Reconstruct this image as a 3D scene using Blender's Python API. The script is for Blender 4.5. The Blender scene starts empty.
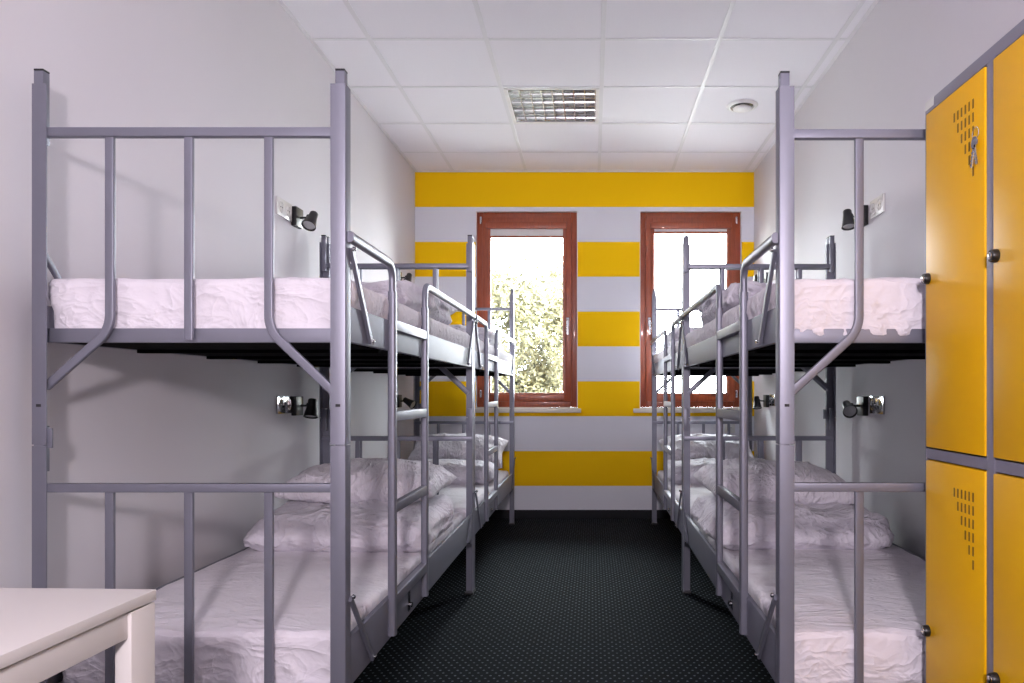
import bpy, bmesh, math, random
from mathutils import Vector, Matrix, noise
random.seed(7)
sc = bpy.context.scene
C = sc.collection

# ------------------------------------------------------------------ camera
cam_d = bpy.data.cameras.new('camera'); cam = bpy.data.objects.new('camera', cam_d); C.objects.link(cam)
cam_d.sensor_width = 36.0; cam_d.lens = 741.0 / 1024.0 * 36.0
cam_d.shift_x = -80.5 / 1024.0; cam_d.shift_y = 50.5 / 1024.0
cam_d.clip_start = 0.02; cam_d.clip_end = 300
cam.location = (0, 0, 1.04); cam.rotation_euler = (math.radians(90), 0, 0)
sc.camera = cam

# ------------------------------------------------------------------ view, world, lights
sc.view_settings.view_transform = 'Standard'; sc.view_settings.look = 'None'
sc.view_settings.gamma = 1.0; sc.view_settings.use_curve_mapping = False
sc.view_settings.exposure = 0.0
world = bpy.data.worlds.new('world'); sc.world = world; world.use_nodes = True
wb = world.node_tree.nodes['Background']
wb.inputs[0].default_value = (0.93, 0.97, 1.0, 1); wb.inputs[1].default_value = 36.0

def area(name, loc, rot, sx, sy, power, col=(1, 1, 1), portal=False, spread=180):
    d = bpy.data.lights.new(name, 'AREA'); d.shape = 'RECTANGLE'; d.size = sx; d.size_y = sy
    d.energy = power; d.color = col; d.spread = math.radians(spread)
    if portal: d.cycles.is_portal = True
    o = bpy.data.objects.new(name, d); C.objects.link(o); o.location = loc; o.rotation_euler = rot
    return o
YB = 6.10; XL = -1.461; XR = 1.33; H = 2.859; YN = -1.30
for px in (-0.542, 0.808):
    area('window_portal', (px, YB + 0.30, 1.72), (math.radians(-90), 0, 0), 0.86, 1.66, 1, portal=True)
FLASH = (-0.02, -1.12, 1.62)
area('flash_light', (FLASH[0], FLASH[1] + 0.10, FLASH[2]), (math.radians(90), 0, 0), 0.18, 0.18, 66, (1.0, 0.88, 0.94))  # stands in for a flash behind the camera
UPL = (0.75, -0.75, 1.70)
area('ceiling_fill', (UPL[0], UPL[1], UPL[2] + 0.06), (math.radians(180), 0, 0), 0.26, 0.26, 16, (0.97, 0.97, 1.0))  # added fill aimed up, brightens the ceiling

# ------------------------------------------------------------------ materials
def new_mat(name):
    m = bpy.data.materials.new(name); m.use_nodes = True
    nt = m.node_tree; b = nt.nodes['Principled BSDF']
    return m, nt, b
def N(nt, t, **k):
    n = nt.nodes.new(t)
    for a, v in k.items(): setattr(n, a, v)
    return n
def math_n(nt, op, a, b=None):
    n = N(nt, 'ShaderNodeMath', operation=op)
    for i, v in enumerate((a, b)):
        if v is None: continue
        if isinstance(v, (int, float)): n.inputs[i].default_value = v
        else: nt.links.new(v, n.inputs[i])
    return n.outputs[0]
def coords(nt, scale=(1, 1, 1)):
    tc = N(nt, 'ShaderNodeTexCoord'); mp = N(nt, 'ShaderNodeMapping')
    mp.inputs['Scale'].default_value = scale
    nt.links.new(tc.outputs['Object'], mp.inputs[0]); return mp.outputs[0]
def bump(nt, b, h, strength=0.2, dist=0.01, prev=None):
    n = N(nt, 'ShaderNodeBump'); n.inputs['Strength'].default_value = strength; n.inputs['Distance'].default_value = dist
    nt.links.new(h, n.inputs['Height'])
    if prev: nt.links.new(prev, n.inputs['Normal'])
    nt.links.new(n.outputs[0], b.inputs['Normal']); return n.outputs[0]
def simple(name, col, rough=0.5, metal=0.0, var=0.04, scale=18, bmp=0.0, coat=0.0):
    m, nt, b = new_mat(name)
    b.inputs['Roughness'].default_value = rough; b.inputs['Metallic'].default_value = metal
    b.inputs['Coat Weight'].default_value = coat; b.inputs['Coat Roughness'].default_value = 0.12
    nz = N(nt, 'ShaderNodeTexNoise'); nz.inputs['Scale'].default_value = scale; nz.inputs['Detail'].default_value = 4
    nt.links.new(coords(nt), nz.inputs[0])
    mx = N(nt, 'ShaderNodeMix', data_type='RGBA')
    mx.inputs[6].default_value = tuple(c * (1 - var) for c in col) + (1,)
    mx.inputs[7].default_value = tuple(min(1, c * (1 + var)) for c in col) + (1,)
    nt.links.new(nz.outputs[0], mx.inputs[0]); nt.links.new(mx.outputs[2], b.inputs['Base Color'])
    if bmp: bump(nt, b, nz.outputs[0], bmp, 0.004)
    return m
def lin(r, g, b):
    f = lambda c: (c / 255 / 12.92) if c / 255 <= 0.04045 else ((c / 255 + 0.055) / 1.055) ** 2.4
    return (f(r), f(g), f(b))

M = {}
M['wall'] = simple('wall_paint', lin(213, 210, 215), 0.7, 0, 0.01, 6, 0.05)
M['tile'] = simple('ceiling_tile', lin(238, 236, 243), 0.9, 0, 0.02, 120, 0.12)
M['tbar'] = simple('ceiling_grid', lin(226, 225, 230), 0.5, 0, 0.01)
M['white'] = simple('white_paint', lin(232, 230, 230), 0.45, 0, 0.01)
M['plastic'] = simple('white_plastic', lin(225, 225, 222), 0.25, 0, 0.01)
M['chrome'] = simple('polished_steel', (0.62, 0.62, 0.64), 0.15, 1.0, 0.03)
M['metal'] = simple('grey_painted_steel', lin(124, 125, 138), 0.40, 0.45, 0.05, 9, 0.0, 0.0)
M['rail'] = simple('satin_grey_steel_rail', lin(118, 119, 132), 0.52, 0.35, 0.04, 9)
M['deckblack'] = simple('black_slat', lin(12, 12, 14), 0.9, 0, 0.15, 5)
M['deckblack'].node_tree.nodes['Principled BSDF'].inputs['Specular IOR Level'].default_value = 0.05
M['black'] = simple('black_plastic', lin(26, 26, 29), 0.35, 0, 0.1)
M['cavity'] = simple('dark_slot', lin(120, 84, 8), 0.8, 0, 0.1)
M['lockergrey'] = simple('locker_grey', lin(132, 130, 146), 0.45, 0.1, 0.03)
M['yellow'] = simple('locker_yellow', lin(238, 180, 0), 0.42, 0, 0.02, 3)
M['yellow'].node_tree.nodes['Principled BSDF'].inputs['Specular IOR Level'].default_value = 0.25
M['table'] = simple('table_lacquer', lin(208, 203, 200), 0.4, 0, 0.01)
M['base'] = simple('carpet_skirting', lin(30, 32, 36), 0.9, 0, 0.15, 80, 0.2)
M['sill'] = simple('stone_sill', lin(222, 214, 200), 0.3, 0, 0.06, 12)
M['blind'] = simple('blind_fabric', lin(235, 233, 230), 0.8, 0, 0.01)
M['alu'] = simple('louvre_aluminium', (0.42, 0.42, 0.44), 0.22, 1.0, 0.04, 30)
M['tube'] = simple('fluorescent_tube', lin(200, 200, 200), 0.4, 0, 0.01)
M['concrete'] = simple('outside_ground', lin(216, 214, 206), 0.9, 0, 0.06, 1.5)
M['bark'] = simple('bark', lin(110, 95, 80), 0.9, 0, 0.3, 20, 0.3)
M['reflector'] = simple('lamp_reflector', (0.55, 0.55, 0.56), 0.3, 0.8, 0.05, 60)
M['enamel'] = simple('added_lamp_enamel', lin(220, 220, 220), 0.3, 0, 0.01)

def stripes_mat():
    m, nt, b = new_mat('striped_wall_paint'); b.inputs['Roughness'].default_value = 0.7; b.inputs['Specular IOR Level'].default_value = 0.15
    tc = N(nt, 'ShaderNodeTexCoord'); sp = N(nt, 'ShaderNodeSeparateXYZ'); nt.links.new(tc.outputs['Object'], sp.inputs[0])
    k = math_n(nt, 'MULTIPLY', math_n(nt, 'SUBTRACT', 2.563 + 0.287 * 2, sp.outputs[2]), 1 / 0.574)
    fr = math_n(nt, 'FRACT', k); f = math_n(nt, 'GREATER_THAN', fr, 0.5)
    mx = N(nt, 'ShaderNodeMix', data_type='RGBA')
    mx.inputs[6].default_value = lin(228, 228, 236) + (1,); mx.inputs[7].default_value = lin(250, 198, 0) + (1,)
    nt.links.new(f, mx.inputs[0]); nt.links.new(mx.outputs[2], b.inputs['Base Color'])
    nz = N(nt, 'ShaderNodeTexNoise'); nz.inputs['Scale'].default_value = 60; nt.links.new(tc.outputs['Object'], nz.inputs[0])
    bump(nt, b, nz.outputs[0], 0.06, 0.003)
    return m
M['stripes'] = stripes_mat()

def carpet_mat():
    m, nt, b = new_mat('dotted_carpet'); b.inputs['Roughness'].default_value = 0.85
    b.inputs['Specular IOR Level'].default_value = 0.05
    tc = N(nt, 'ShaderNodeTexCoord'); sp = N(nt, 'ShaderNodeSeparateXYZ'); nt.links.new(tc.outputs['Object'], sp.inputs[0])
    P = 0.026
    v = math_n(nt, 'MULTIPLY', sp.outputs[1], 1 / P); row = math_n(nt, 'FLOOR', v)
    par = math_n(nt, 'MULTIPLY', math_n(nt, 'MODULO', math_n(nt, 'ADD', row, 1000.0), 2.0), 0.5)
    u = math_n(nt, 'ADD', math_n(nt, 'MULTIPLY', sp.outputs[0], 1 / (P * 1.25)), par)
    fu = math_n(nt, 'SUBTRACT', math_n(nt, 'FRACT', math_n(nt, 'ADD', u, 100.0)), 0.5); fv = math_n(nt, 'SUBTRACT', math_n(nt, 'FRACT', math_n(nt, 'ADD', v, 100.0)), 0.5)
    d = math_n(nt, 'SQRT', math_n(nt, 'ADD', math_n(nt, 'MULTIPLY', fu, fu), math_n(nt, 'MULTIPLY', math_n(nt, 'MULTIPLY', fv, fv), 0.55)))
    dot = math_n(nt, 'LESS_THAN', d, 0.135)
    nz = N(nt, 'ShaderNodeTexNoise'); nz.inputs['Scale'].default_value = 260; nt.links.new(tc.outputs['Object'], nz.inputs[0])
    nz2 = N(nt, 'ShaderNodeTexNoise'); nz2.inputs['Scale'].default_value = 45; nt.links.new(tc.outputs['Object'], nz2.inputs[0])
    dotf = math_n(nt, 'MULTIPLY', dot, math_n(nt, 'MINIMUM', math_n(nt, 'MULTIPLY', nz2.outputs[0], 1.5), 1.0))
    bs = N(nt, 'ShaderNodeMix', data_type='RGBA'); bs.inputs[6].default_value = lin(8, 11, 14) + (1,); bs.inputs[7].default_value = lin(21, 28, 34) + (1,)
    nt.links.new(nz.outputs[0], bs.inputs[0])
    mx = N(nt, 'ShaderNodeMix', data_type='RGBA'); nt.links.new(bs.outputs[2], mx.inputs[6]); mx.inputs[7].default_value = lin(104, 114, 122) + (1,)
    nt.links.new(dotf, mx.inputs[0]); nt.links.new(mx.outputs[2], b.inputs['Base Color'])
    bump(nt, b, nz.outputs[0], 0.5, 0.004)
    return m
M['carpet'] = carpet_mat()

def cloth_mat(name, col, sc_=(1, 1, 1), st=0.5):
    m, nt, b = new_mat(name); b.inputs['Roughness'].default_value = 0.75
    b.inputs['Sheen Weight'].default_value = 0.15; b.inputs['Specular IOR Level'].default_value = 0.25
    b.inputs['Base Color'].default_value = col + (1,)
    prev = None
    for sc2, ws, di, pw, off in ((4.5, 2.4, 0.020, 5.0, 0.0), (9.0, 2.0, 0.011, 4.0, 3.7), (17.0, 1.6, 0.002, 3.0, 8.1)):
        mp = N(nt, 'ShaderNodeMapping'); mp.inputs['Location'].default_value = (off, off * 2, off)
        mp.inputs['Rotation'].default_value = (0, 0, off * 0.3); nt.links.new(coords(nt, sc_), mp.inputs[0])
        n1 = N(nt, 'ShaderNodeTexNoise'); n1.inputs['Scale'].default_value = sc2; n1.inputs['Detail'].default_value = 2.5; n1.inputs['Distortion'].default_value = ws
        nt.links.new(mp.outputs[0], n1.inputs[0])
        r = math_n(nt, 'ABSOLUTE', math_n(nt, 'SUBTRACT', n1.outputs[0], 0.5))
        r = math_n(nt, 'POWER', math_n(nt, 'MAXIMUM', math_n(nt, 'SUBTRACT', 1.0, math_n(nt, 'MULTIPLY', r, 3.2)), 0.0), pw)
        prev = bump(nt, b, r, st, di, prev)
    return m
M['sheet'] = cloth_mat('white_bedsheet', lin(226, 221, 229), (0.7, 1.8, 1), 0.26)
M['duvet'] = cloth_mat('white_duvet_cotton', lin(222, 218, 228), (0.8, 1.2, 1), 0.42)
M['pillow'] = cloth_mat('white_pillowcase', lin(224, 220, 229), (1.5, 0.8, 1), 0.42)

def wood_mat():
    m, nt, b = new_mat('mahogany_stained_wood'); b.inputs['Roughness'].default_value = 0.35; b.inputs['Coat Weight'].default_value = 0.3
    nz = N(nt, 'ShaderNodeTexNoise'); nz.inputs['Scale'].default_value = 14; nz.inputs['Detail'].default_value = 6
    nt.links.new(coords(nt, (6, 6, 0.7)), nz.inputs[0])
    mx = N(nt, 'ShaderNodeMix', data_type='RGBA'); mx.inputs[6].default_value = lin(112, 44, 20) + (1,); mx.inputs[7].default_value = lin(184, 86, 44) + (1,)
    nt.links.new(nz.outputs[0], mx.inputs[0]); nt.links.new(mx.outputs[2], b.inputs['Base Color'])
    bump(nt, b, nz.outputs[0], 0.1, 0.002); return m
M['wood'] = wood_mat()
def glass_mat():
    m = bpy.data.materials.new('window_glass'); m.use_nodes = True; nt = m.node_tree; nt.nodes.clear()
    out = N(nt, 'ShaderNodeOutputMaterial'); t = N(nt, 'ShaderNodeBsdfTransparent'); g = N(nt, 'ShaderNodeBsdfGlossy'); g.inputs['Roughness'].default_value = 0.02
    t.inputs[0].default_value = (0.97, 0.985, 0.98, 1)
    fr = N(nt, 'ShaderNodeFresnel'); fr.inputs[0].default_value = 1.3; mx = N(nt, 'ShaderNodeMixShader')
    nt.links.new(fr.outputs[0], mx.inputs[0]); nt.links.new(t.outputs[0], mx.inputs[1]); nt.links.new(g.outputs[0], mx.inputs[2]); nt.links.new(mx.outputs[0], out.inputs[0])
    return m
M['glass'] = glass_mat()
def leaf_mat():
    m, nt, b = new_mat('leaf_green'); b.inputs['Roughness'].default_value = 0.6
    nz = N(nt, 'ShaderNodeTexNoise'); nz.inputs['Scale'].default_value = 3.5; nz.inputs['Detail'].default_value = 3
    nt.links.new(coords(nt), nz.inputs[0])
    mx = N(nt, 'ShaderNodeMix', data_type='RGBA'); mx.inputs[6].default_value = lin(50, 52, 28) + (1,); mx.inputs[7].default_value = lin(112, 106, 78) + (1,)
    nt.links.new(nz.outputs[0], mx.inputs[0]); nt.links.new(mx.outputs[2], b.inputs['Base Color']); return m
M['leaf'] = leaf_mat()
def flash_glow():
    m, nt, b = new_mat('flash_panel_glow'); b.inputs['Emission Color'].default_value = (1, 0.92, 0.95, 1); b.inputs['Emission Strength'].default_value = 3.0
    return m
M['glow'] = flash_glow()  # glowing face of the panel added for the flash

# ------------------------------------------------------------------ mesh helpers
def bx(bm, x0, x1, y0, y1, z0, z1, bev=0.0):
    r = bmesh.ops.create_cube(bm, size=1.0)
    for v in r['verts']:
        v.co = Vector(((x0 + x1) / 2 + v.co.x * (x1 - x0), (y0 + y1) / 2 + v.co.y * (y1 - y0), (z0 + z1) / 2 + v.co.z * (z1 - z0)))
    if bev:
        es = list({e for v in r['verts'] for e in v.link_edges})
        bmesh.ops.bevel(bm, geom=es, offset=bev, segments=2, profile=0.6, affect='EDGES')
def lathe(bm, prof, n=24, mat=Matrix.Identity(4), cap=True):
    rings = []
    for r, z in prof:
        rings.append([bm.verts.new(mat @ Vector((r * math.cos(2 * math.pi * i / n), r * math.sin(2 * math.pi * i / n), z))) for i in range(n)])
    for a, b in zip(rings, rings[1:]):
        for i in range(n): bm.faces.new((a[i], a[(i + 1) % n], b[(i + 1) % n], b[i]))
    if cap:
        bm.faces.new(rings[0][::-1]); bm.faces.new(rings[-1])
def fillet(pts, r, n=8):
    out = [Vector(pts[0])]
    for i in range(1, len(pts) - 1):
        a, p, c = Vector(pts[i - 1]), Vector(pts[i]), Vector(pts[i + 1])
        d1 = (a - p).normalized(); d2 = (c - p).normalized()
        ang = math.acos(max(-1, min(1, d1.dot(d2)))); t = min(r / math.tan(ang / 2), (a - p).length * 0.48, (c - p).length * 0.48)
        rr = t * math.tan(ang / 2); bis = (d1 + d2).normalized(); cen = p + bis * (rr / math.sin(ang / 2))
        s = p + d1 * t - cen; e = p + d2 * t - cen; tot = s.angle(e); ax = s.cross(e).normalized()
        for k in range(n + 1): out.append(cen + Matrix.Rotation(tot * k / n, 3, ax) @ s)
    out.append(Vector(pts[-1])); return out
def sweep(bm, pts, a, b, nrm, r=None, rc=0.004, n=8):
    """rounded rectangular tube a (along nrm) by b, along a planar path"""
    path = fillet(pts, r, n) if r else [Vector(p) for p in pts]
    nrm = Vector(nrm).normalized(); prof = []
    rc = min(rc, a / 2, b / 2)
    for sx, sy, a0 in ((1, 1, 0), (-1, 1, 90), (-1, -1, 180), (1, -1, 270)):
        for k in range(4):
            t = math.radians(a0 + 30 * k); prof.append((sx * (a / 2 - rc) + rc * math.cos(t), sy * (b / 2 - rc) + rc * math.sin(t)))
    rings = []
    for i, p in enumerate(path):
        if i == 0: t = path[1] - p; sc_ = 1
        elif i == len(path) - 1: t = p - path[i - 1]; sc_ = 1
        else:
            t1 = (p - path[i - 1]).normalized(); t2 = (path[i + 1] - p).normalized(); t = t1 + t2; sc_ = 1 / max(0.5, math.cos(t1.angle(t2) / 2))
        t.normalize(); side = t.cross(nrm).normalized()
        rings.append([bm.verts.new(p + nrm * u + side * v * sc_) for u, v in prof])
    m = len(prof)
    for A, B in zip(rings, rings[1:]):
        for i in range(m): bm.faces.new((A[i], A[(i + 1) % m], B[(i + 1) % m], B[i]))
    bm.faces.new(rings[0][::-1]); bm.faces.new(rings[-1])
def obj(name, bm, mat, parent=None, smooth=False, loc=None):
    bmesh.ops.recalc_face_normals(bm, faces=bm.faces[:])
    me = bpy.data.meshes.new(name); bm.to_mesh(me); bm.free()
    me.materials.append(M[mat] if isinstance(mat, str) else mat)
    if smooth:
        me.polygons.foreach_set('use_smooth', [True] * len(me.polygons))
        if smooth != 'all':
            me.set_sharp_from_angle(angle=math.radians(38))
    o = bpy.data.objects.new(name, me); C.objects.link(o)
    if parent: o.parent = parent
    if loc: o.location = loc
    return o
def tag(o, label=None, cat=None, group=None, kind=None):
    if label: o['label'] = label
    if cat: o['category'] = cat
    if group: o['group'] = group
    if kind: o['kind'] = kind
    return o
def thing(name, label, cat, loc=(0, 0, 0), rz=0, group=None):
    o = bpy.data.objects.new(name, None); C.objects.link(o); o.empty_display_size = 0.05
    o.location = loc; o.rotation_euler = (0, 0, rz); return tag(o, label, cat, group)
def box_obj(name, mat, parent, *b, bev=0.0, smooth=False):
    bm = bmesh.new(); bx(bm, *b, bev=bev); return obj(name, bm, mat, parent, smooth)
def struct(name, bm, mat, parent=None, label=None):
    o = obj(name, bm, mat, parent)
    if not parent: tag(o, label, None, None, 'structure')
    return o
def dup(o, loc=None, rz=None, label=None, parent=None):
    c = o.copy(); C.objects.link(c)
    if parent: c.parent = parent
    if loc is not None: c.location = loc
    if rz is not None: c.rotation_euler = (0, 0, rz)
    if label: c['label'] = label
    for ch in list(o.children): dup(ch, parent=c)
    return c

# ------------------------------------------------------------------ room shell
T = 0.32
bm = bmesh.new(); bx(bm, XL - T, XR + T, YN - T, YB + T, -0.2, 0); struct('floor', bm, 'carpet', label='dark carpet with rows of small pale dots')
bm = bmesh.new(); bx(bm, XL - T, XL, YN - T, YB + T, 0, H + 0.3); struct('wall_left', bm, 'wall', label='white painted wall beside the left bunk beds')
bm = bmesh.new(); bx(bm, XR, XR + T, YN - T, YB + T, 0, H + 0.3); struct('wall_right', bm, 'wall', label='white painted wall beside the right bunk beds and lockers')
bm = bmesh.new(); bx(bm, XL, XR, YN - T, YN, 0, H + 0.3); struct('wall_near', bm, 'wall', label='white painted wall behind the viewer')
W = [(-0.960, -0.124), (0.390, 1.226)]; WZ0, WZ1 = 0.905, 2.530
bm = bmesh.new()
xs = [XL, W[0][0], W[0][1], W[1][0], W[1][1], XR]
for i in (0, 2, 4): bx(bm, xs[i], xs[i + 1], YB, YB + T, 0, H + 0.3)
for a, b_ in W:
    bx(bm, a, b_, YB, YB + T, 0, WZ0); bx(bm, a, b_, YB, YB + T, WZ1, H + 0.3)
bmesh.ops.remove_doubles(bm, verts=bm.verts, dist=1e-5)
struct('wall_back', bm, 'stripes', label='far wall painted in yellow and white horizontal stripes')
# baseboards
for nm, b_ in (('baseboard_back', (XL, XR, YB - 0.012, YB, 0, 0.07)), ('baseboard_left', (XL, XL + 0.012, YN, YB, 0, 0.07)), ('baseboard_right', (XR - 0.012, XR, YN, YB, 0, 0.07))):
    bm = bmesh.new(); bx(bm, *b_); struct(nm, bm, 'base', label='low black carpet skirting strip along the %s wall' % nm[10:])
# ceiling: tiles and grid
gx = [XL, -1.148, -0.547, 0.054, 0.655, 1.256, XR]
gy = [YB]; y = 5.617
while y > YN: gy.append(y); y -= 0.6
gy.append(YN); gy = gy[::-1]
LX0, LX1, LY0, LY1 = -0.547, 0.054, 4.417, 5.017
bm = bmesh.new()
for i in range(len(gx) - 1):
    for j in range(len(gy) - 1):
        if abs(gx[i] - LX0) < 0.01 and abs(gy[j] - LY0) < 0.01: continue
        bx(bm, gx[i], gx[i + 1], gy[j], gy[j + 1], H, H + 0.015)
struct('ceiling', bm, 'tile', label='suspended ceiling of square off-white tiles')
bm = bmesh.new()
for x_ in gx[1:-1]: bx(bm, x_ - 0.012, x_ + 0.012, YN, YB, H - 0.005, H - 0.0005, 0.0015)
for y_ in gy[1:-1]:
    for a, b_ in zip(gx, gx[1:]):
        bx(bm, a + 0.012, b_ - 0.012, y_ - 0.010, y_ + 0.010, H - 0.0042, H - 0.0005, 0.001)
bx(bm, XL, XL + 0.02, YN, YB, H - 0.004, H); bx(bm, XR - 0.02, XR, YN, YB, H - 0.004, H)
bx(bm, XL, XR, YB - 0.02, YB, H - 0.004, H)
struct('trim_ceiling', bm, 'tbar', label='white metal grid holding the ceiling tiles')
bm = bmesh.new(); bx(bm, XL - T, XR + T, YN - T, YB + T, H + 0.3, H + 0.4); struct('roof_slab', bm, 'wall', label='slab above the suspended ceiling')

# ------------------------------------------------------------------ windows
def window(idx, x0, x1, hinge_left, label):
    w = bpy.data.objects.new('window_%d' % idx, None); C.objects.link(w); w.location = ((x0 + x1) / 2, YB, WZ0)
    tag(w, label, None, None, 'structure')
    hw = (x1 - x0) / 2; hh = WZ1 - WZ0; y0 = 0.030
    # white reveal lining
    bm = bmesh.new(); e = 0.004
    bx(bm, -hw - 0.001, -hw + e, -0.003, T, 0, hh); bx(bm, hw - e, hw + 0.001, -0.003, T, 0, hh); bx(bm, -hw, hw, -0.003, T, hh - e, hh + 0.001); bx(bm, -hw, hw, 0.06, T, 0, e)
    obj('reveal', bm, 'white', w)
    a = hw - e
    bm = bmesh.new(); f = 0.055
    bx(bm, -a, -a + f, y0, y0 + 0.07, 0.01, hh - e, 0.004); bx(bm, a - f, a, y0, y0 + 0.07, 0.01, hh - e, 0.004)
    bx(bm, -a + f, a - f, y0, y0 + 0.07, hh - e - f, hh - e, 0.004); bx(bm, -a + f, a - f, y0, y0 + 0.07, 0.01, 0.01 + f, 0.004)
    obj('window_frame', bm, 'wood', w, True)
    s = a - 0.045; zb = 0.055; zt = hh - e - 0.045; g = 0.062
    bm = bmesh.new(); ys = y0 - 0.016
    bx(bm, -s, -s + g, ys, ys + 0.066, zb, zt, 0.006); bx(bm, s - g, s, ys, ys + 0.066, zb, zt, 0.006)
    bx(bm, -s + g - 0.002, s - g + 0.002, ys, ys + 0.066, zt - g, zt, 0.006); bx(bm, -s + g - 0.002, s - g + 0.002, ys, ys + 0.066, zb, zb + g, 0.006)
    # glazing bead
    q = s - g; bz0 = zb + g; bz1 = zt - g
    for b_ in ((-q, -q + 0.012, ys + 0.012, ys + 0.03, bz0, bz1), (q - 0.012, q, ys + 0.012, ys + 0.03, bz0, bz1), (-q, q, ys + 0.012, ys + 0.03, bz0, bz0 + 0.012)): bx(bm, *b_, bev=0.003)
    sash = obj('sash', bm, 'wood', w, True)
    box_obj('glass', 'glass', w, -q, q, ys + 0.034, ys + 0.040, bz0, bz1)
    # handle
    hx = (s - g / 2) * (1 if hinge_left else -1); hz = hh * 0.44
    bm = bmesh.new(); bx(bm, hx - 0.013, hx + 0.013, ys - 0.006, ys, hz - 0.035, hz + 0.035, 0.004)
    sweep(bm, [(hx, ys - 0.004, hz + 0.012), (hx, ys - 0.045, hz + 0.012), (hx, ys - 0.045, hz - 0.11)], 0.020, 0.011, (1, 0, 0), 0.015)
    obj('handle', bm, 'chrome', w, True)
    # hinges
    for zz in (hh - 0.075, 0.12):
        bm = bmesh.new(); hxx = -hx / abs(hx) * (s + 0.010)
        lathe(bm, [(0.008, -0.03), (0.009, -0.028), (0.009, 0.028), (0.008, 0.03)], 12, Matrix.Translation((hxx, ys - 0.004, zz)))
        obj('hinge', bm, 'chrome', w, True)
    # roller blind cassette with a short run of fabric and its bottom bar
    bt = zt - 0.045
    bm = bmesh.new(); bx(bm, -q - 0.025, q + 0.025, ys - 0.05, ys - 0.002, bt - 0.055, bt, 0.012)
    cas = obj('blind_cassette', bm, 'wood', w, True)
    box_obj('blind_guide', 'wood', w, -q - 0.012, -q + 0.008, ys - 0.012, ys - 0.001, bz0, bt - 0.055, bev=0.002)
    box_obj('blind_guide', 'wood', w, q - 0.008, q + 0.012, ys - 0.012, ys - 0.001, bz0, bt - 0.055, bev=0.002)
    drop = 0.055 if idx == 1 else 0.02
    box_obj('blind_fabric', 'blind', w, -q + 0.006, q - 0.006, ys - 0.008, ys - 0.006, bt - 0.055 - drop, bt - 0.05)
    box_obj('blind_bar', 'wood', w, -q + 0.006, q - 0.006, ys - 0.014, ys - 0.002, bt - 0.055 - drop - 0.016, bt - 0.055 - drop, bev=0.003)
    # sill board
    bm = bmesh.new(); bx(bm, -hw - 0.055, hw + 0.03, -0.035, 0.0, -0.035, 0.0, 0.006); bx(bm, -hw + 0.001, hw - 0.001, -0.001, 0.05, -0.03, 0.0095)
    obj('sill', bm, 'sill', w, True)
    return w
window(1, W[0][0], W[0][1], True, 'tall reddish wood framed window showing pale foliage outside')
window(2, W[1][0], W[1][1], False, 'tall reddish wood framed window showing only blank white sky')

# ------------------------------------------------------------------ ceiling luminaire
lt = thing('ceiling_light', 'square recessed ceiling light with shiny mirrored louvre cells', 'ceiling light', ((LX0 + LX1) / 2, (LY0 + LY1) / 2, H))
a = 0.288
bm = bmesh.new()
for b_ in ((-a, -a + 0.022, -a, a), (a - 0.022, a, -a, a), (-a, a, -a, -a + 0.022), (-a, a, a - 0.022, a)): bx(bm, b_[0], b_[1], b_[2], b_[3], -0.006, 0.012, 0.002)
obj('frame', bm, 'white', lt)
bm = bmesh.new(); t_ = 0.004
bx(bm, -a, a, -a, a, 0.085, 0.089)
for b_ in ((-a, -a + t_, -a, a), (a - t_, a, -a, a), (-a, a, -a, -a + t_), (-a, a, a - t_, a)): bx(bm, b_[0], b_[1], b_[2], b_[3], 0.012, 0.085)
obj('housing', bm, 'alu', lt)
bm = bmesh.new(); q = a - 0.024
for k in range(5):      # curved long reflector walls between the four tube channels
    yc = -q + 2 * q * k / 4
    for s in (-1, 1):
        if (k == 0 and s < 0) or (k == 4 and s > 0): continue
        pr = [(0.004, 0.0), (0.006, 0.02), (0.012, 0.04), (0.024, 0.062)]
        for (d0, z0), (d1, z1) in zip(pr, pr[1:]):
            bm.faces.new([bm.verts.new(p) for p in ((-q, yc + s * d0, z0), (q, yc + s * d0, z0), (q, yc + s * d1, z1), (-q, yc + s * d1, z1))])
    bx(bm, -q, q, yc - 0.003, yc + 0.003, -0.002, 0.0)
for k in range(9):      # cross blades
    xc = -q + 2 * q * k / 8
    bx(bm, xc - 0.003, xc + 0.003, -q, q, -0.001, 0.034)
obj('louvre', bm, 'alu', lt, True)
for k in range(4):
    bm = bmesh.new(); lathe(bm, [(0.009, -0.265), (0.013, -0.262), (0.013, 0.262), (0.009, 0.265)], 14, Matrix.Translation((0, -q + 2 * q * (k + 0.5) / 4, 0.058)) @ Matrix.Rotation(math.pi / 2, 4, 'Y'))
    obj('tube', bm, 'tube', lt, True)
# round extract vent
vt = thing('air_vent', 'round white ventilation valve in the ceiling tiles', 'vent', (0.950, 4.70, H))
bm = bmesh.new(); lathe(bm, [(0.070, 0.0), (0.098, -0.001), (0.100, -0.004), (0.092, -0.012), (0.076, -0.014), (0.070, -0.004)], 40, cap=False)
obj('ring', bm, 'white', vt, True)
bm = bmesh.new(); lathe(bm, [(0.070, -0.0006), (0.069, -0.0012)], 40); obj('throat', bm, 'black', vt)
bm = bmesh.new(); lathe(bm, [(0.02, -0.001), (0.02, -0.016), (0.056, -0.018), (0.060, -0.022), (0.050, -0.030), (0.02, -0.036), (0.002, -0.037)], 40)
obj('disc', bm, 'white', vt, True)

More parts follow.
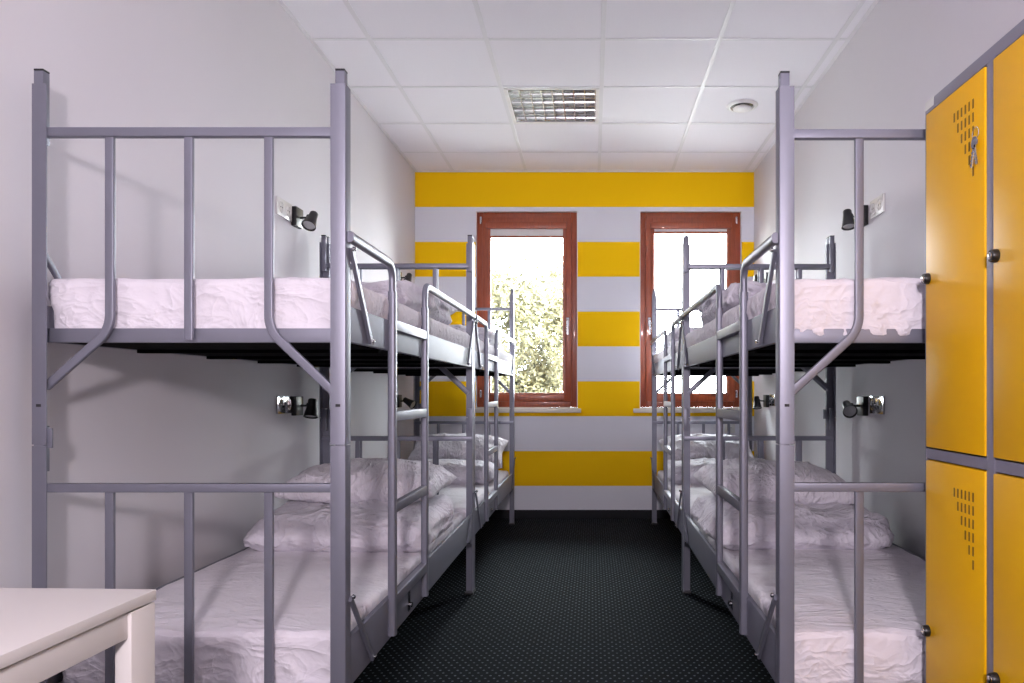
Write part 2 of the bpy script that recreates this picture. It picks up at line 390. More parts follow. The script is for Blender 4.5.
# ------------------------------------------------------------------ bunk bed
LB, WB, PS = 1.95, 0.745, 0.040
ZUD, ZLD, ZLE = 1.165, 0.320, 0.262
def make_bunk(s, label):
    """s=+1: corridor towards +x.  local u (corridor) = s*x, v along y"""
    t = thing('bunk_bed', label, 'bunk bed', (0, 0, 0), 0, None)
    hu, hv = WB / 2, LB / 2
    def P(u, v, z): return (s * u, v, z)
    def B(bm, u0, u1, v0, v1, z0, z1, bev=0.0):
        x0, x1 = sorted((s * u0, s * u1)); bx(bm, x0, x1, v0, v1, z0, z1, bev)
    p = PS / 2
    for u in (-hu, hu):
        for v in (-hv, hv):
            ou = 1 if u > 0 else -1; ov = 1 if v > 0 else -1
            def angle(bm, z0, z1):      # steel angle: one flange facing the bed's end, one facing its side
                q = p - 0.001; th = 0.0035
                sec = [(-q, q), (q - 0.004, q), (q - 0.0012, q - 0.0012), (q, q - 0.004), (q, -q), (q - th, -q), (q - th, q - th), (-q, q - th)]
                lo = [bm.verts.new(P(u + ou * a_, v + ov * b_, z0)) for a_, b_ in sec]; hi = [bm.verts.new(P(u + ou * a_, v + ov * b_, z1)) for a_, b_ in sec]
                m = len(sec)
                for i in range(m): bm.faces.new((lo[i], lo[(i + 1) % m], hi[(i + 1) % m], hi[i]))
                for L_ in (lo, hi):
                    bm.faces.new((L_[0], L_[1], L_[6], L_[7])); bm.faces.new((L_[1], L_[2], L_[6])); bm.faces.new((L_[2], L_[3], L_[6])); bm.faces.new((L_[3], L_[4], L_[5], L_[6]))
            bm = bmesh.new(); angle(bm, 0.012, 0.906); l = obj('leg', bm, 'metal', t, True)
            bm = bmesh.new(); B(bm, u - p - 0.001, u + p + 0.001, v - p - 0.001, v + p + 0.001, 0.0, 0.013, 0.003); obj('foot', bm, 'black', l)
            bm = bmesh.new(); angle(bm, 0.909, 1.808); po = obj('post', bm, 'metal', t, True)
            cu, cv, q = u + ou * 0.0035, v + ov * 0.0035, 0.0118
            bm = bmesh.new(); B(bm, cu - q, cu + q, cv - q, cv + q, 1.66, 1.842, 0.002); obj('spigot', bm, 'metal', po, True)
            bm = bmesh.new(); B(bm, cu - q, cu + q, cv - q, cv + q, 1.842, 1.847, 0.001); obj('cap', bm, 'black', po)
            bm = bmesh.new(); B(bm, cu - q, cu + q, cv - q, cv + q, 0.84, 0.955, 0.002); obj('joint_sleeve', bm, 'metal', l, True)
            bm = bmesh.new(); B(bm, u - 0.006, u + 0.006, v + ov * (p - 0.0012), v + ov * (p - 0.0004), 1.003, 1.010) if ov > 0 else B(bm, u - 0.006, u + 0.006, v - p + 0.0004, v - p + 0.0012, 1.003, 1.010); obj('slot', bm, 'black', po)
            if u > 0: continue
            bm = bmesh.new(); x_0, x_1 = sorted((u - ou * (p - 0.002), u - ou * (p + 0.010))); B(bm, x_0, x_1, v + ov * 0.012 - 0.003, v + ov * 0.012 + 0.003, 0.900, 0.950, 0.002); obj('hook_plate', bm, 'metal', l, True)
    bars = [-hu + WB * k - (0.002 if s > 0 else 0.010) for k in (0.229, 0.495, 0.764)]
    for v in (-hv, hv):
        vs = -1 if v < 0 else 1; ve = v + vs * 0.004
        for zt, zd in ((1.690, ZUD), (0.800, ZLE)):
            bm = bmesh.new(); B(bm, -hu - p + 0.006, hu + p - 0.006, ve - 0.011, ve + 0.011, zt - 0.011, zt + 0.011, 0.002); obj('end_rail', bm, 'metal', t, True)
            x0, x1 = sorted((v - vs * 0.008, v - vs * 0.022)); bm = bmesh.new(); B(bm, -hu - p + 0.006, hu + p - 0.006, x0, x1, zd, zd + 0.036, 0.002); obj('deck_end_rail', bm, 'metal', t, True)
            for k, u in enumerate(bars):
                bm = bmesh.new()
                if k == 1 or zd < 1: pts = [P(u, ve, zt - 0.01), P(u, ve, zd + 0.006)]
                else:
                    sg = -1 if k == 0 else 1
                    pts = [P(u, ve, zt - 0.01), P(u, ve, zd + 0.030), P(sg * (hu - p + 0.012), ve, zd - 0.112 - (0.0 if k == 0 else 0.02))]
                sweep(bm, pts, 0.012, 0.022, (0, 1, 0), 0.085 if len(pts) > 2 else None, 0.003, 10)
                obj('end_bar', bm, 'metal', t, True)
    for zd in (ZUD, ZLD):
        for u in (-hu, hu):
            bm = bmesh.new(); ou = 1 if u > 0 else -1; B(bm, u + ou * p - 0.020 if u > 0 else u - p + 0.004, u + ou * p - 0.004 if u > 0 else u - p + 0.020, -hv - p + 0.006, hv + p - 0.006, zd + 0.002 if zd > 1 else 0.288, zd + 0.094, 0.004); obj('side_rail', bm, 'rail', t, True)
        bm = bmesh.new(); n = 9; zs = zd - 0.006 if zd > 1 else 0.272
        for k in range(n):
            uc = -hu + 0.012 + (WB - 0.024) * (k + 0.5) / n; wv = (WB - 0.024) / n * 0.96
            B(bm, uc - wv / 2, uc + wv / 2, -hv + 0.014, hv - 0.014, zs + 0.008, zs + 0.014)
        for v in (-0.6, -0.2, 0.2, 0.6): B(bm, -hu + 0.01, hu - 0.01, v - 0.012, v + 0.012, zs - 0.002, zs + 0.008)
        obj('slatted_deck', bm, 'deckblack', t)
    # guard rails bending down into the ladder
    ul = hu + 0.024; zg = 1.430; v1, v2 = -hv + 0.395, -hv + 0.83
    for v0, vv, nm in ((-hv - 0.004, v1, 'near'), (hv + 0.004, v2, 'far')):
        bm = bmesh.new(); sweep(bm, [P(ul, v0, zg), P(ul, vv, zg - 0.002), P(ul, vv, 1.33)], 0.020, 0.028, (1, 0, 0), 0.12, 0.009, 12); obj('guard_rail', bm, 'metal', t, True)
        bm = bmesh.new(); sweep(bm, [P(ul, vv, 1.345), P(ul, vv, 0.300)], 0.024, 0.030, (1, 0, 0), None, 0.007); obj('ladder_rail', bm, 'metal', t, True)
        vs = 1 if v0 < 0 else -1; us = hu + 0.026
        bm = bmesh.new(); sweep(bm, [P(us - 0.003, v0 + vs * 0.016, zg - 0.03), P(us - 0.003, v0 + vs * 0.18, ZUD + 0.012)], 0.010, 0.020, (1, 0, 0), None, 0.003); obj('strut', bm, 'metal', t, True)
        bm = bmesh.new(); sweep(bm, [P(us - 0.003, v0 + vs * 0.012, 0.518), P(us - 0.003, v0 + vs * 0.20, 0.300)], 0.008, 0.018, (1, 0, 0), None, 0.003); obj('strut', bm, 'metal', t, True)
        for zz, dv in ((zg - 0.028, 0.016), (0.523, 0.012), (ZUD + 0.014, 0.18), (0.305, 0.20)):
            bm = bmesh.new(); lathe(bm, [(0.006, 0), (0.006, 0.005), (0.003, 0.007)], 10, Matrix.Translation(P(us + 0.002, v0 + vs * dv, zz)) @ Matrix.Rotation(s * math.pi / 2, 4, 'Y')); obj('bolt', bm, 'chrome', t, True)
    for vs in (-1, 1):   # wall side struts
        v0 = vs * hv
        bm = bmesh.new(); sweep(bm, [P(-hu - 0.014, v0 - vs * 0.018, 1.39), P(-hu - 0.014, v0 - vs * 0.20, ZUD + 0.03)], 0.010, 0.018, (1, 0, 0), None, 0.003); obj('strut', bm, 'metal', t, True)
    for z in (0.405, 0.686, 0.965, 1.245):
        bm = bmesh.new(); B(bm, ul - 0.010, ul + 0.011, v1 + 0.012, v2 - 0.012, z - 0.016, z + 0.016, 0.004); obj('rung', bm, 'metal', t, True)
    bm = bmesh.new(); vm = (v1 + v2) / 2 + 0.02
    B(bm, hu + 0.0102, hu + 0.016, vm - 0.02, vm + 0.02, 0.30, 0.395, 0.003); lathe(bm, [(0.009, 0), (0.009, 0.010), (0.004, 0.012)], 12, Matrix.Translation(P(hu + 0.016, vm, 0.325)) @ Matrix.Rotation(s * math.pi / 2, 4, 'Y'))
    obj('ladder_clip', bm, 'chrome', t, True)
    return t
BXL, BXR, BY1, BY2 = -1.006, 0.860, 2.838, 4.835
b1 = make_bunk(1, 'grey steel bunk bed nearest the white table, along the left wall'); b1.location = (BXL, BY1, 0)
b2 = dup(b1, (BXL, BY2, 0), 0, 'grey steel bunk bed by the foliage window, beyond the left near bunk')
b3 = make_bunk(-1, 'grey steel bunk bed standing right behind the yellow lockers'); b3.location = (BXR, BY1 + 0.014, 0)
b4 = dup(b3, (BXR, BY2 + 0.016, 0), 0, 'grey steel bunk bed at the blank white window, beyond the right near bunk')
for b_ in (b1, b2, b3, b4): b_['group'] = 'bunk beds along both walls'

# ------------------------------------------------------------------ bedding
def rid(p, sc_, seed):
    q = Vector((p[0] * sc_[0] + seed * 7.3, p[1] * sc_[1] - seed * 3.1, p[2] * sc_[2] + seed))
    w = noise.noise_vector(q * 0.7) * 0.55
    return max(0.0, 1 - abs(noise.noise(q + w)) * 3.2) ** 2
def soft_box(sx, sy, sz, r, step, disp, shape=None):
    nx, ny, nz = (max(2, int(round(d / step))) for d in (sx, sy, sz))
    bm = bmesh.new(); vd = {}
    hx, hy, hz = sx / 2, sy / 2, sz / 2
    def vert(i, j, k):
        key = (i, j, k)
        if key in vd: return vd[key]
        p = Vector((-hx + sx * i / nx, -hy + sy * j / ny, -hz + sz * k / nz))
        rz = min(r, hz * 0.999)
        q = Vector((max(-hx + r, min(hx - r, p.x)), max(-hy + r, min(hy - r, p.y)), max(-hz + rz, min(hz - rz, p.z))))
        d = p - q
        if d.length > 1e-9:
            e = Vector((d.x / r, d.y / r, d.z / rz)); m_ = max(abs(e.x), abs(e.y), abs(e.z)); e = e.normalized() * m_
            p = q + Vector((e.x * r, e.y * r, e.z * rz)); nr = Vector((e.x / r, e.y / r, e.z / rz)).normalized()
        else: nr = Vector((0, 0, 1 if k == nz else -1))
        u = (i / nx * 2 - 1, j / ny * 2 - 1)
        if shape: p = shape(p, u, k / nz)
        p = p + nr * disp(p, nr, u)
        vd[key] = bm.verts.new(p); return vd[key]
    for i in range(nx):
        for j in range(ny):
            for k in (0, nz): bm.faces.new((vert(i, j, k), vert(i + 1, j, k), vert(i + 1, j + 1, k), vert(i, j + 1, k)))
    for i in range(nx):
        for k in range(nz):
            for j in (0, ny): bm.faces.new((vert(i, j, k), vert(i + 1, j, k), vert(i + 1, j, k + 1), vert(i, j, k + 1)))
    for j in range(ny):
        for k in range(nz):
            for i in (0, nx): bm.faces.new((vert(i, j, k), vert(i, j + 1, k), vert(i, j + 1, k + 1), vert(i, j, k + 1)))
    return bm
def mattress(seed, thick, step=0.014, wide=True):
    hz = thick / 2
    def disp(p, n, u):
        a = 0.0
        top = max(0, n.z)
        a += top * (0.004 * rid(p, (2.2, 5.5, 1), seed) + 0.0025 * rid(p, (7, 3, 1), seed + 3) + 0.006 * noise.noise(Vector((p.x * 2.5, p.y * 1.8, seed))))
        sd = 1 - abs(n.z)
        low = max(0.0, 0.5 - p.z / thick)   # 0 top .. 1 bottom
        along = p.x if abs(n.y) > abs(n.x) else p.y
        a += sd * (0.012 * rid((along + p.z * 0.5, p.z, 0), (9, 3, 1), seed + 5) * low + 0.004 * rid((along - p.z * 0.4, p.z, 0), (16, 3, 1), seed + 8) - 0.007 * low)
        if n.z < -0.5: a = 0
        return a
    def shape(p, u, w):
        p = p.copy()
        p.x += (1 if wide else 0) * math.copysign(0.014, p.x) * max(0.0, min(1.0, (w - 0.45) * 4)) * max(0.0, min(1.0, (abs(u[0]) - 0.7) * 4))
        if w > 0.5: p.z += 0.010 * (1 - u[0] ** 2) * (1 - u[1] ** 4)
        else: p.z += 0.0
        return p
    return soft_box(0.748 if wide else 0.708, 1.910, thick, 0.020, step, disp, shape)
def duvet(seed, sx, sy, sz, droop=0.03, step=0.013, layers=True, slope=0.0):
    def disp(p, n, u):
        v = 0.016 * rid(p, (3.2, 2.4, 3), seed) + 0.010 * rid(p, (6, 7, 5), seed + 2) + 0.004 * rid(p, (15, 13, 12), seed + 4) + 0.018 * noise.noise(Vector((p.x * 4 + seed, p.y * 4, p.z * 4)))
        if n.z < -0.4: return 0
        side = 1 - abs(n.z)
        if layers: v -= side * 0.012 * max(0, math.cos(p.z / sz * math.pi * 2 * 1.0 + 3 * noise.noise(Vector((p.x * 2, p.y * 2, seed)))))
        return v
    def shape(p, u, w):
        p = p.copy()
        # softer outline, dropping corners
        k = abs(u[0]) ** 3 * 0.5 + abs(u[1]) ** 3 * 0.5
        wv = 0.02 * noise.noise(Vector((u[0] * 2 + seed, u[1] * 2, 0)))
        if p.z > -sz / 2: p.z -= (droop * k) * (p.z / sz + 0.5)
        p.z += slope * (p.z / sz + 0.5) * u[1]
        p.x += wv + 0.012 * noise.noise(Vector((p.y * 5, p.z * 9, seed))); p.y += 0.02 * noise.noise(Vector((p.x * 4, p.z * 8, seed + 9)))
        return p
    return soft_box(sx, sy, sz, min(sx, sy, sz) * 0.46, step, disp, shape)
def pillow(seed, sx, sy, sz, step=0.011):
    bm = bmesh.new(); nx, ny = int(sx / step), int(sy / step); top = {}; bot = {}
    for i in range(nx + 1):
        for j in range(ny + 1):
            u, v = i / nx * 2 - 1, j / ny * 2 - 1
            t_ = ((1 - abs(u) ** 2.6) * (1 - abs(v) ** 2.4)); t_ = max(0, t_) ** 0.46
            pin = 1 - 0.07 * (1 - abs(v)) * abs(u) ** 2; pin2 = 1 - 0.10 * (1 - abs(u) ** 2) * abs(v) ** 2
            x, y_ = u * sx / 2 * pin, v * sy / 2 * pin2
            edge = max(abs(u), abs(v)) ** 3
            w = 0.010 * rid((x, y_, 0), (4, 7, 1), seed) + 0.010 * edge * rid((x, y_, 0), (11, 11, 1), seed + 1) + 0.003 * rid((x, y_, 0), (16, 20, 1), seed + 2)
            ez = 0.008 * noise.noise(Vector((x * 9, y_ * 9, seed)))
            zt = sz * 0.62 * t_ + w * min(1, t_ * 2) + ez; zb = -sz * 0.38 * t_ - 0.3 * w * min(1, t_) + ez
            rimv = i in (0, nx) or j in (0, ny)
            top[i, j] = bm.verts.new((x, y_, zt if not rimv else ez)); bot[i, j] = top[i, j] if rimv else bm.verts.new((x, y_, zb))
    for i in range(nx):
        for j in range(ny):
            bm.faces.new((top[i, j], top[i + 1, j], top[i + 1, j + 1], top[i, j + 1]))
            bm.faces.new((bot[i, j], bot[i, j + 1], bot[i + 1, j + 1], bot[i + 1, j]))
    return bm

TU, TL = 0.156, 0.139     # mattress thickness upper, lower
zU, zL = ZUD + 0.009, 0.288
beds = [('L1', BXL, BY1, 1), ('L2', BXL, BY2, 1), ('R1', BXR, BY1, -1), ('R2', BXR, BY2, -1)]
where = {'L1': 'bunk beside the white table', 'L2': 'left bunk by the foliage window', 'R1': 'bunk behind the yellow lockers', 'R2': 'right bunk by the blank white window'}
for n_, (key, bxx, byy, s) in enumerate(beds):
    near = key[1] == '1'
    for lvl, z0, th in (('upper', zU, TU), ('lower', zL, TL)):
        seed = n_ * 2 + (lvl == 'lower')
        o = obj('mattress', mattress(seed + 1, th, 0.012 if near else 0.02, lvl == 'upper'), 'sheet', None, 'all', (bxx, byy, z0 + th / 2))
        tag(o, 'white sheeted mattress on the %s deck of the %s' % (lvl, where[key]), 'mattress', 'sheeted mattresses on the bunks')
zTU, zTL = zU + TU + 0.006, zL + TL + 0.006
D = lambda key, lvl: 'folded white duvet on the %s deck of the %s' % (lvl, where[key])
Pl = lambda key, lvl: 'white pillow lying on the %s deck of the %s' % (lvl, where[key])
def put(nm, bm, mat, loc, rot, label, group):
    o = obj(nm, bm, mat, None, 'all', loc); o.rotation_euler = rot
    return tag(o, label, nm, group)
GD, GP = 'folded duvets on the mattresses', 'pillows on the folded duvets'
# lower bunks, near
put('duvet', duvet(3, 0.70, 0.68, 0.15, 0.03), 'duvet', (BXL + 0.04, 3.10, zTL + 0.070), (0, 0, 0.02), D('L1', 'lower'), GD)
put('pillow', pillow(5, 0.66, 0.44, 0.17), 'pillow', (BXL + 0.045, 3.20, zTL + 0.200), (0.06, 0.0, -0.04), Pl('L1', 'lower'), GP)
put('duvet', duvet(13, 0.68, 0.70, 0.15, 0.03), 'duvet', (BXR - 0.045, 3.16, zTL + 0.070), (0, 0, -0.02), D('R1', 'lower'), GD)
put('pillow', pillow(15, 0.62, 0.50, 0.18), 'pillow', (BXR - 0.07, 3.26, zTL + 0.188), (0.04, 0.05, 0.05), Pl('R1', 'lower'), GP)
# lower bunks, far
put('duvet', duvet(23, 0.60, 0.42, 0.13, 0.02), 'duvet', (BXL + 0.04, 5.04, zTL + 0.062), (0, 0, 0.02), D('L2', 'lower'), GD)
put('pillow', pillow(25, 0.70, 0.42, 0.18), 'pillow', (BXL + 0.02, 5.42, zTL + 0.155), (0.42, 0, 0), Pl('L2', 'lower'), GP)
put('duvet', duvet(33, 0.62, 0.42, 0.13, 0.02), 'duvet', (BXR - 0.04, 5.04, zTL + 0.062), (0, 0, -0.02), D('R2', 'lower'), GD)
put('pillow', pillow(35, 0.68, 0.42, 0.18), 'pillow', (BXR - 0.02, 5.42, zTL + 0.155), (0.42, 0, 0), Pl('R2', 'lower'), GP)
# upper bunks
put('duvet', duvet(43, 0.71, 0.90, 0.12, 0.04, slope=0.035), 'duvet', (BXL + 0.010, 3.00, zTU + 0.062), (0.0, 0, 0.0), D('L1', 'upper'), GD)
put('pillow', pillow(45, 0.66, 0.40, 0.17), 'pillow', (BXL + 0.01, 3.59, zTU + 0.095), (0.22, 0, 0.03), Pl('L1', 'upper'), GP)
put('duvet', duvet(53, 0.71, 0.90, 0.12, 0.04, slope=0.035), 'duvet', (BXR - 0.010, 3.02, zTU + 0.062), (0.0, 0, 0.0), D('R1', 'upper'), GD)
put('pillow', pillow(55, 0.66, 0.40, 0.17), 'pillow', (BXR - 0.01, 3.60, zTU + 0.095), (0.22, 0, -0.03), Pl('R1', 'upper'), GP)
put('duvet', duvet(63, 0.68, 0.50, 0.12, 0.03), 'duvet', (BXL + 0.01, 4.90, zTU + 0.058), (0, 0, 0.02), D('L2', 'upper'), GD)
put('pillow', pillow(65, 0.66, 0.42, 0.15), 'pillow', (BXL, 5.40, zTU + 0.075), (0.15, 0, 0), Pl('L2', 'upper'), GP)
put('duvet', duvet(73, 0.68, 0.50, 0.12, 0.03), 'duvet', (BXR - 0.01, 4.90, zTU + 0.058), (0, 0, -0.02), D('R2', 'upper'), GD)
put('pillow', pillow(75, 0.66, 0.42, 0.15), 'pillow', (BXR, 5.40, zTU + 0.075), (0.15, 0, 0), Pl('R2', 'upper'), GP)

# ------------------------------------------------------------------ reading lamps and sockets
def reading_lamp(label, x, y, z, s, tilt, turn):
    """s=+1: mounted on the left wall (room towards +x)"""
    t = thing('reading_lamp', label, 'reading lamp', (x, y, z), 0, 'black reading lamps on the walls')
    bm = bmesh.new(); x0, x1 = sorted((0, s * 0.026)); bx(bm, x0, x1, -0.045, 0.045, -0.047, 0.047, 0.004); obj('wall_plate', bm, 'black', t, True)
    bm = bmesh.new(); sweep(bm, [(s * 0.024, 0.005, 0.0), (s * 0.070, 0.0, 0.002)], 0.010, 0.010, (0, 0, 1), None, 0.005)
    lathe(bm, [(0.010, -0.012), (0.012, -0.008), (0.012, 0.008), (0.010, 0.012)], 14, Matrix.Translation((s * 0.070, 0.0, 0.002)))
    obj('arm', bm, 'black', t, True)
    mt = Matrix.Translation((s * 0.084, 0.0, -0.006)) @ Matrix.Rotation(turn, 4, 'Z') @ Matrix.Rotation(tilt, 4, 'X')
    bm = bmesh.new(); lathe(bm, [(0.018, 0.040), (0.0205, 0.036), (0.021, 0.020), (0.026, -0.010), (0.0335, -0.046), (0.035, -0.050), (0.033, -0.051), (0.030, -0.044), (0.02, -0.03)], 28, mt)
    sh = obj('shade', bm, 'black', t, True)
    bm = bmesh.new(); lathe(bm, [(0.0290, -0.0430), (0.0285, -0.0440), (0.012, -0.0455), (0.004, -0.046)], 24, mt); obj('bulb', bm, 'reflector', sh, True)
    return t
def socket(label, x, y, z, s, mat='plastic', axis='x'):
    t = thing('wall_socket', label, 'socket', (x, y, z), 0 if axis == 'x' else -math.pi / 2, 'wall sockets by the bunks')
    n = 2 if axis == 'x' else 1; hw = 0.082 if n == 2 else 0.042
    x0, x1 = sorted((0, s * 0.009)); bm = bmesh.new(); bx(bm, x0, x1, -hw, hw, -0.042, 0.042, 0.003); obj('plate', bm, mat, t, True)
    for yc in ((-0.040, 0.040) if n == 2 else (0,)):
        bm = bmesh.new(); mt = Matrix.Translation((s * 0.009, yc, 0)) @ Matrix.Rotation(s * math.pi / 2, 4, 'Y')
        lathe(bm, [(0.026, 0), (0.026, 0.004), (0.022, 0.004), (0.020, 0.0005), (0.003, 0.0005)], 28, mt); so = obj('outlet', bm, mat, t, True)
        bm = bmesh.new()
        for d in (-0.0095, 0.0095): lathe(bm, [(0.003, 0.0006), (0.003, 0.0016)], 10, mt @ Matrix.Translation((0, d, 0)))
        obj('pin_hole', bm, 'black', so)
    return t
for wx, s, nm, ybl in ((XL, 1, 'left', 0.0), (XR, -1, 'right', -0.02)):
    for k, yo in enumerate((3.635 + ybl, 5.52 + (0.02 if s > 0 else 0.10))):
        for lvl, z in (('upper', 1.895), ('lower', 0.972)):
            key = ('L' if s > 0 else 'R') + ('1' if k == 0 else '2')
            tilt, turn = -0.30, 0.0
            if lvl == 'upper' and s > 0: tilt, turn = -0.62, -0.15
            if key == 'R1' and lvl == 'lower': tilt, turn = -1.15, -0.1
            if key == 'L2' and lvl == 'lower': tilt, turn = -1.1, 1.2
            reading_lamp('black cone-shaped lamp over the %s deck of the %s' % (lvl, where[key]), wx, yo, z, s, tilt, turn)
            socket('double wall socket over the %s deck of the %s' % (lvl, where[key]), wx, yo - (0.135 if s > 0 else 0.165), z + 0.008, s, 'plastic' if lvl == 'upper' else 'chrome')
socket('small single white socket on the striped wall under the blank white window', 1.13, YB, 0.745, 1, 'plastic', 'y')['group'] = 'far wall socket'

# ------------------------------------------------------------------ lockers
LF, LYF = 0.820, 1.826; CW = 0.300; NC = 3; LH = 1.750
lk = thing('locker_unit', 'tall grey steel locker unit with yellow doors at the right bunk foot', 'lockers', ((LF + XR) / 2, LYF - NC * CW / 2, 0))
ox, oy = (LF + XR) / 2, LYF - NC * CW / 2
def LBx(bm, x0, x1, y0, y1, z0, z1, bev=0.0): bx(bm, x0 - ox, x1 - ox, y0 - oy, y1 - oy, z0, z1, bev)
xb = XR - 0.002; y0 = LYF - NC * CW; zb0 = 0.06
bm = bmesh.new()
LBx(bm, LF, xb, LYF - 0.006, LYF, zb0, LH, 0.001); LBx(bm, LF, xb, y0, y0 + 0.006, zb0, LH, 0.001)
LBx(bm, xb - 0.004, xb, y0 + 0.006, LYF - 0.006, zb0, LH); LBx(bm, LF, xb - 0.004, y0 + 0.006, LYF - 0.006, LH - 0.028, LH, 0.001); LBx(bm, LF, xb - 0.004, y0 + 0.006, LYF - 0.006, zb0, zb0 + 0.03)
LBx(bm, LF + 0.0008, xb - 0.01, y0 + 0.006, LYF - 0.006, 0.878, 0.902, 0.0)
for k in range(NC):
    ya = LYF - k * CW
    if k: LBx(bm, LF, xb - 0.01, ya - 0.015, ya + 0.016, zb0 + 0.03, LH - 0.028, 0.001)
obj('cabinet_body', bm, 'lockergrey', lk, True)
for xx in (LF + 0.04, xb - 0.06):
    for yy in (y0 + 0.03, LYF - 0.05):
        bm = bmesh.new(); LBx(bm, xx, xx + 0.03, yy, yy + 0.03, 0, zb0, 0.003); obj('foot', bm, 'lockergrey', lk)
for k in range(NC):
    ya, yb_ = LYF - k * CW, LYF - (k + 1) * CW
    f0 = ya - (0.012 if k == 0 else 0.016); f1 = yb_ + 0.017
    for za, zc in ((0.906, LH - 0.032), (zb0 + 0.034, 0.874)):
        bm = bmesh.new(); LBx(bm, LF - 0.004, LF + 0.018, f1, f0, za, zc, 0.003); d = obj('door', bm, 'yellow', lk, True)
        bm = bmesh.new(); ze = zc - 0.050
        for r in range(6):
            for c in range(6 - r):
                yv = f1 + 0.045 + c * 0.0165; LBx(bm, LF - 0.0047, LF - 0.0035, yv - 0.0028, yv + 0.0028, ze - r * 0.029 - 0.020, ze - r * 0.029, 0.0)
        obj('vent_slots', bm, 'cavity', d)
        zk = 1.315 if za > 0.5 else 0.46
        yk = f0 - 0.014
        mt = Matrix.Translation((LF - 0.004 - ox, yk - oy, zk)) @ Matrix.Rotation(-math.pi / 2, 4, 'Y')
        bm = bmesh.new(); lathe(bm, [(0.0135, 0), (0.0140, 0.003), (0.0125, 0.012), (0.0115, 0.0135)], 22, mt); kn = obj('lock', bm, 'black', d, True)
        bm = bmesh.new(); lathe(bm, [(0.0075, 0.0134), (0.0072, 0.0150), (0.006, 0.0155)], 18, mt); obj('lock_core', bm, 'chrome', kn, True)
bm = bmesh.new(); LBx(bm, LF - 0.0008, LF, LYF - 0.045, LYF - 0.002, LH - 0.020, LH + 0.0); LBx(bm, LF - 0.0008, LF + 0.02, LYF - 0.045, LYF - 0.002, LH, LH + 0.0008)
obj('sticker', bm, 'plastic', lk)
# keys
ks = thing('key_bunch', 'small bunch of silver keys hanging on the yellow locker door', 'keys', (LF - 0.0045, 1.570, 1.588))
bm = bmesh.new(); mt = Matrix.Rotation(math.pi / 2, 4, 'Y')
n = 24
for kk in range(n):
    a0, a1 = 2 * math.pi * kk / n, 2 * math.pi * (kk + 1) / n
    sweep(bm, [(-0.004, 0.013 * math.cos(a0), 0.013 * math.sin(a0)), (-0.004, 0.013 * math.cos(a1), 0.013 * math.sin(a1))], 0.002, 0.002, (1, 0, 0), None, 0.001)
obj('ring', bm, 'chrome', ks)
for ang, xo in ((0.25, -0.004), (-0.18, -0.008)):
    bm = bmesh.new(); lathe(bm, [(0.012, -0.001), (0.012, 0.001)], 16, Matrix.Translation((xo, 0, -0.020)) @ mt); bx(bm, xo - 0.001, xo + 0.001, -0.003, 0.003, -0.070, -0.026)
    for q in range(4): bx(bm, xo - 0.001, xo + 0.001, 0.002, 0.006, -0.066 + q * 0.008, -0.062 + q * 0.008)
    o = obj('key', bm, 'chrome', ks); o.rotation_euler = (ang, 0, 0)

# ------------------------------------------------------------------ white table
tb = thing('side_table', 'white square table with straight legs in front of the left bunk', 'table', (-1.050, 0.745, 0), math.radians(-2))
hx, hy, TZ = 0.382, 0.382, 0.744
bm = bmesh.new(); bx(bm, -hx, hx, -hy, hy, TZ - 0.016, TZ, 0.0015); obj('table_top', bm, 'table', tb, True)
for sx in (-1, 1):
    for sy in (-1, 1):
        bm = bmesh.new(); xa, xc = sorted((sx * (hx - 0.001), sx * (hx - 0.026))); ya, yc = sorted((sy * (hy - 0.001), sy * (hy - 0.056)))
        bx(bm, xa, xc, ya, yc, 0, TZ - 0.0185, 0.003); obj('leg', bm, 'table', tb, True)
for sgn in (-1, 1):
    bm = bmesh.new(); xa, xc = sorted((sgn * (hx - 0.006), sgn * (hx - 0.024))); bx(bm, xa, xc, -hy + 0.056, hy - 0.056, TZ - 0.056, TZ - 0.019, 0.002); obj('apron', bm, 'table', tb, True)
    bm = bmesh.new(); ya, yc = sorted((sgn * (hy - 0.006), sgn * (hy - 0.024))); bx(bm, -hx + 0.026, hx - 0.026, ya, yc, TZ - 0.056, TZ - 0.019, 0.002); obj('apron', bm, 'table', tb, True)

# ------------------------------------------------------------------ panel added for a flash behind the viewer (throws the shadows on the side walls)
wl = thing('flash_panel', 'square frosted panel standing in for a flash behind the viewer', 'flash stand-in', (FLASH[0], YN, FLASH[2]))
bm = bmesh.new(); bx(bm, -0.2, 0.2, 0, 0.05, -0.2, 0.2, 0.01); obj('panel_base', bm, 'enamel', wl, True)
bm = bmesh.new(); bx(bm, -0.18, 0.18, 0.05, 0.12, -0.18, 0.18, 0.02); obj('diffuser', bm, 'glow', wl, True)

fl = thing('fill_uplighter', 'added unseen fill light with an upturned bowl behind the viewer', 'added fill light', (UPL[0], UPL[1], 0))  # made-up uplighter out of view, there only to lift the ceiling
bm = bmesh.new(); lathe(bm, [(0.14, 0.0), (0.14, 0.015), (0.03, 0.03)], 32); obj('base', bm, 'black', fl, True)
bm = bmesh.new(); lathe(bm, [(0.011, 0.028), (0.011, 1.66)], 16); obj('pole', bm, 'black', fl, True)
bm = bmesh.new(); lathe(bm, [(0.03, 1.65), (0.11, 1.67), (0.17, 1.74), (0.167, 1.742), (0.108, 1.676), (0.03, 1.656)], 36); obj('fill_bowl', bm, 'enamel', fl, True)

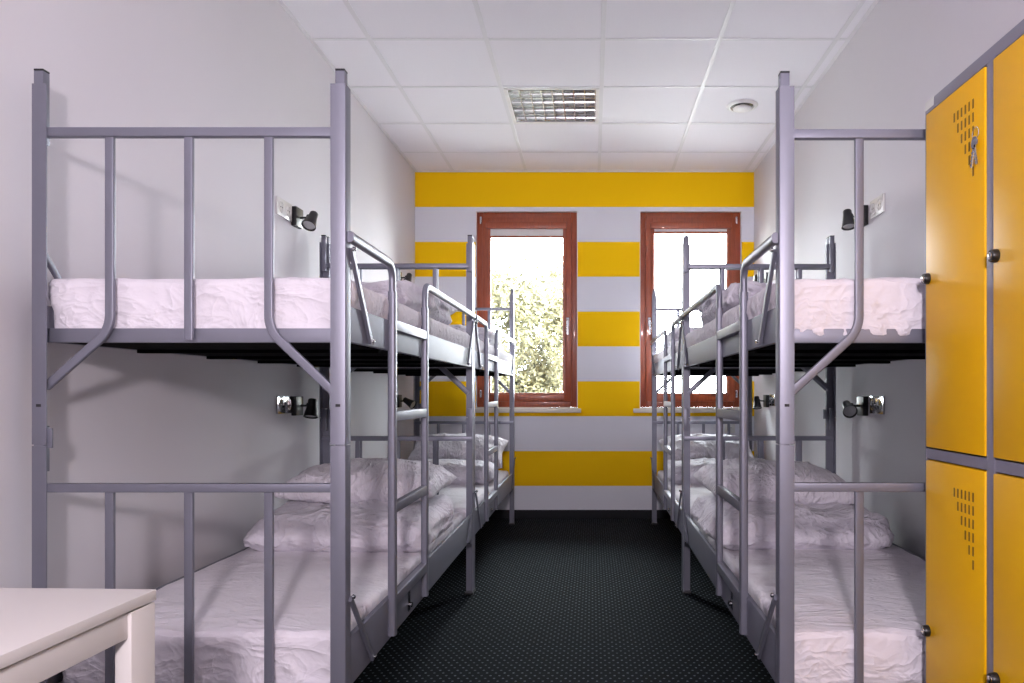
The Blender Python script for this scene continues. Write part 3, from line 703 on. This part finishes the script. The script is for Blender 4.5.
# ------------------------------------------------------------------ outside: ground and the leafy trees beyond the left window
bm = bmesh.new(); bx(bm, -40, 40, YB + T + 0.5, 90, -3.2, -3.0); struct('ground', bm, 'concrete', label='ground outside the windows')
def tree(x, y, zc, rx, rz, nl, seed, label):
    rnd = random.Random(seed); t = thing('tree', label, 'tree', (x, y, -3.0), 0, None)
    bm = bmesh.new(); top = zc + rz * 0.5 + 3.0
    for k in range(9):
        a0 = rnd.uniform(0, 6.28); e = Vector((math.cos(a0) * rx * 0.6, math.sin(a0) * rx * 0.5, top - rnd.uniform(0.2, rz * 1.2)))
        st = Vector((0, 0, top * rnd.uniform(0.35, 0.75))); path = [st, st.lerp(e, 0.5) + Vector((0, 0, 0.15)), e]
        nr = (e - st).cross(Vector((0, 0, 1))).normalized(); sweep(bm, path, 0.03, 0.03, nr, None, 0.015)
    lathe(bm, [(0.16, 0), (0.12, top * 0.3), (0.09, top * 0.6), (0.04, top)], 12)
    obj('trunk', bm, 'bark', t, True)
    cl = [(Vector((rnd.uniform(-1, 1) * rx * .8, rnd.uniform(-1, 1) * rx * .5, zc + 3 + rnd.uniform(-1, 1) * rz * .85)), rnd.uniform(0.18, 0.42)) for _ in range(130)]
    vs, fs = [], []
    for k in range(nl):
        c, r = cl[rnd.randrange(len(cl))]
        d = Vector((rnd.gauss(0, 1), rnd.gauss(0, 1), rnd.gauss(0, 1))).normalized() * r * rnd.random() ** 0.4
        p = c + d; a1 = Vector((rnd.gauss(0, 1), rnd.gauss(0, 1), rnd.gauss(0, 1))).normalized(); b1_ = a1.cross(Vector((rnd.gauss(0, 1), rnd.gauss(0, 1), rnd.gauss(0, 1)))).normalized()
        l = rnd.uniform(0.03, 0.055); w = l * 0.45; i0 = len(vs)
        nn = a1.cross(b1_) * l * 0.15
        vs += [p - a1 * l, p + b1_ * w + nn, p + a1 * l, p - b1_ * w + nn]; fs += [(i0, i0 + 1, i0 + 2, i0 + 3)]
    me = bpy.data.meshes.new('foliage'); me.from_pydata([tuple(v) for v in vs], [], fs); me.materials.append(M['leaf'])
    o = bpy.data.objects.new('foliage', me); C.objects.link(o); o.parent = t
    return t
tree(-1.50, 10.2, 1.0, 1.5, 2.0, 62000, 3, 'pale green leafy tree filling the left window')
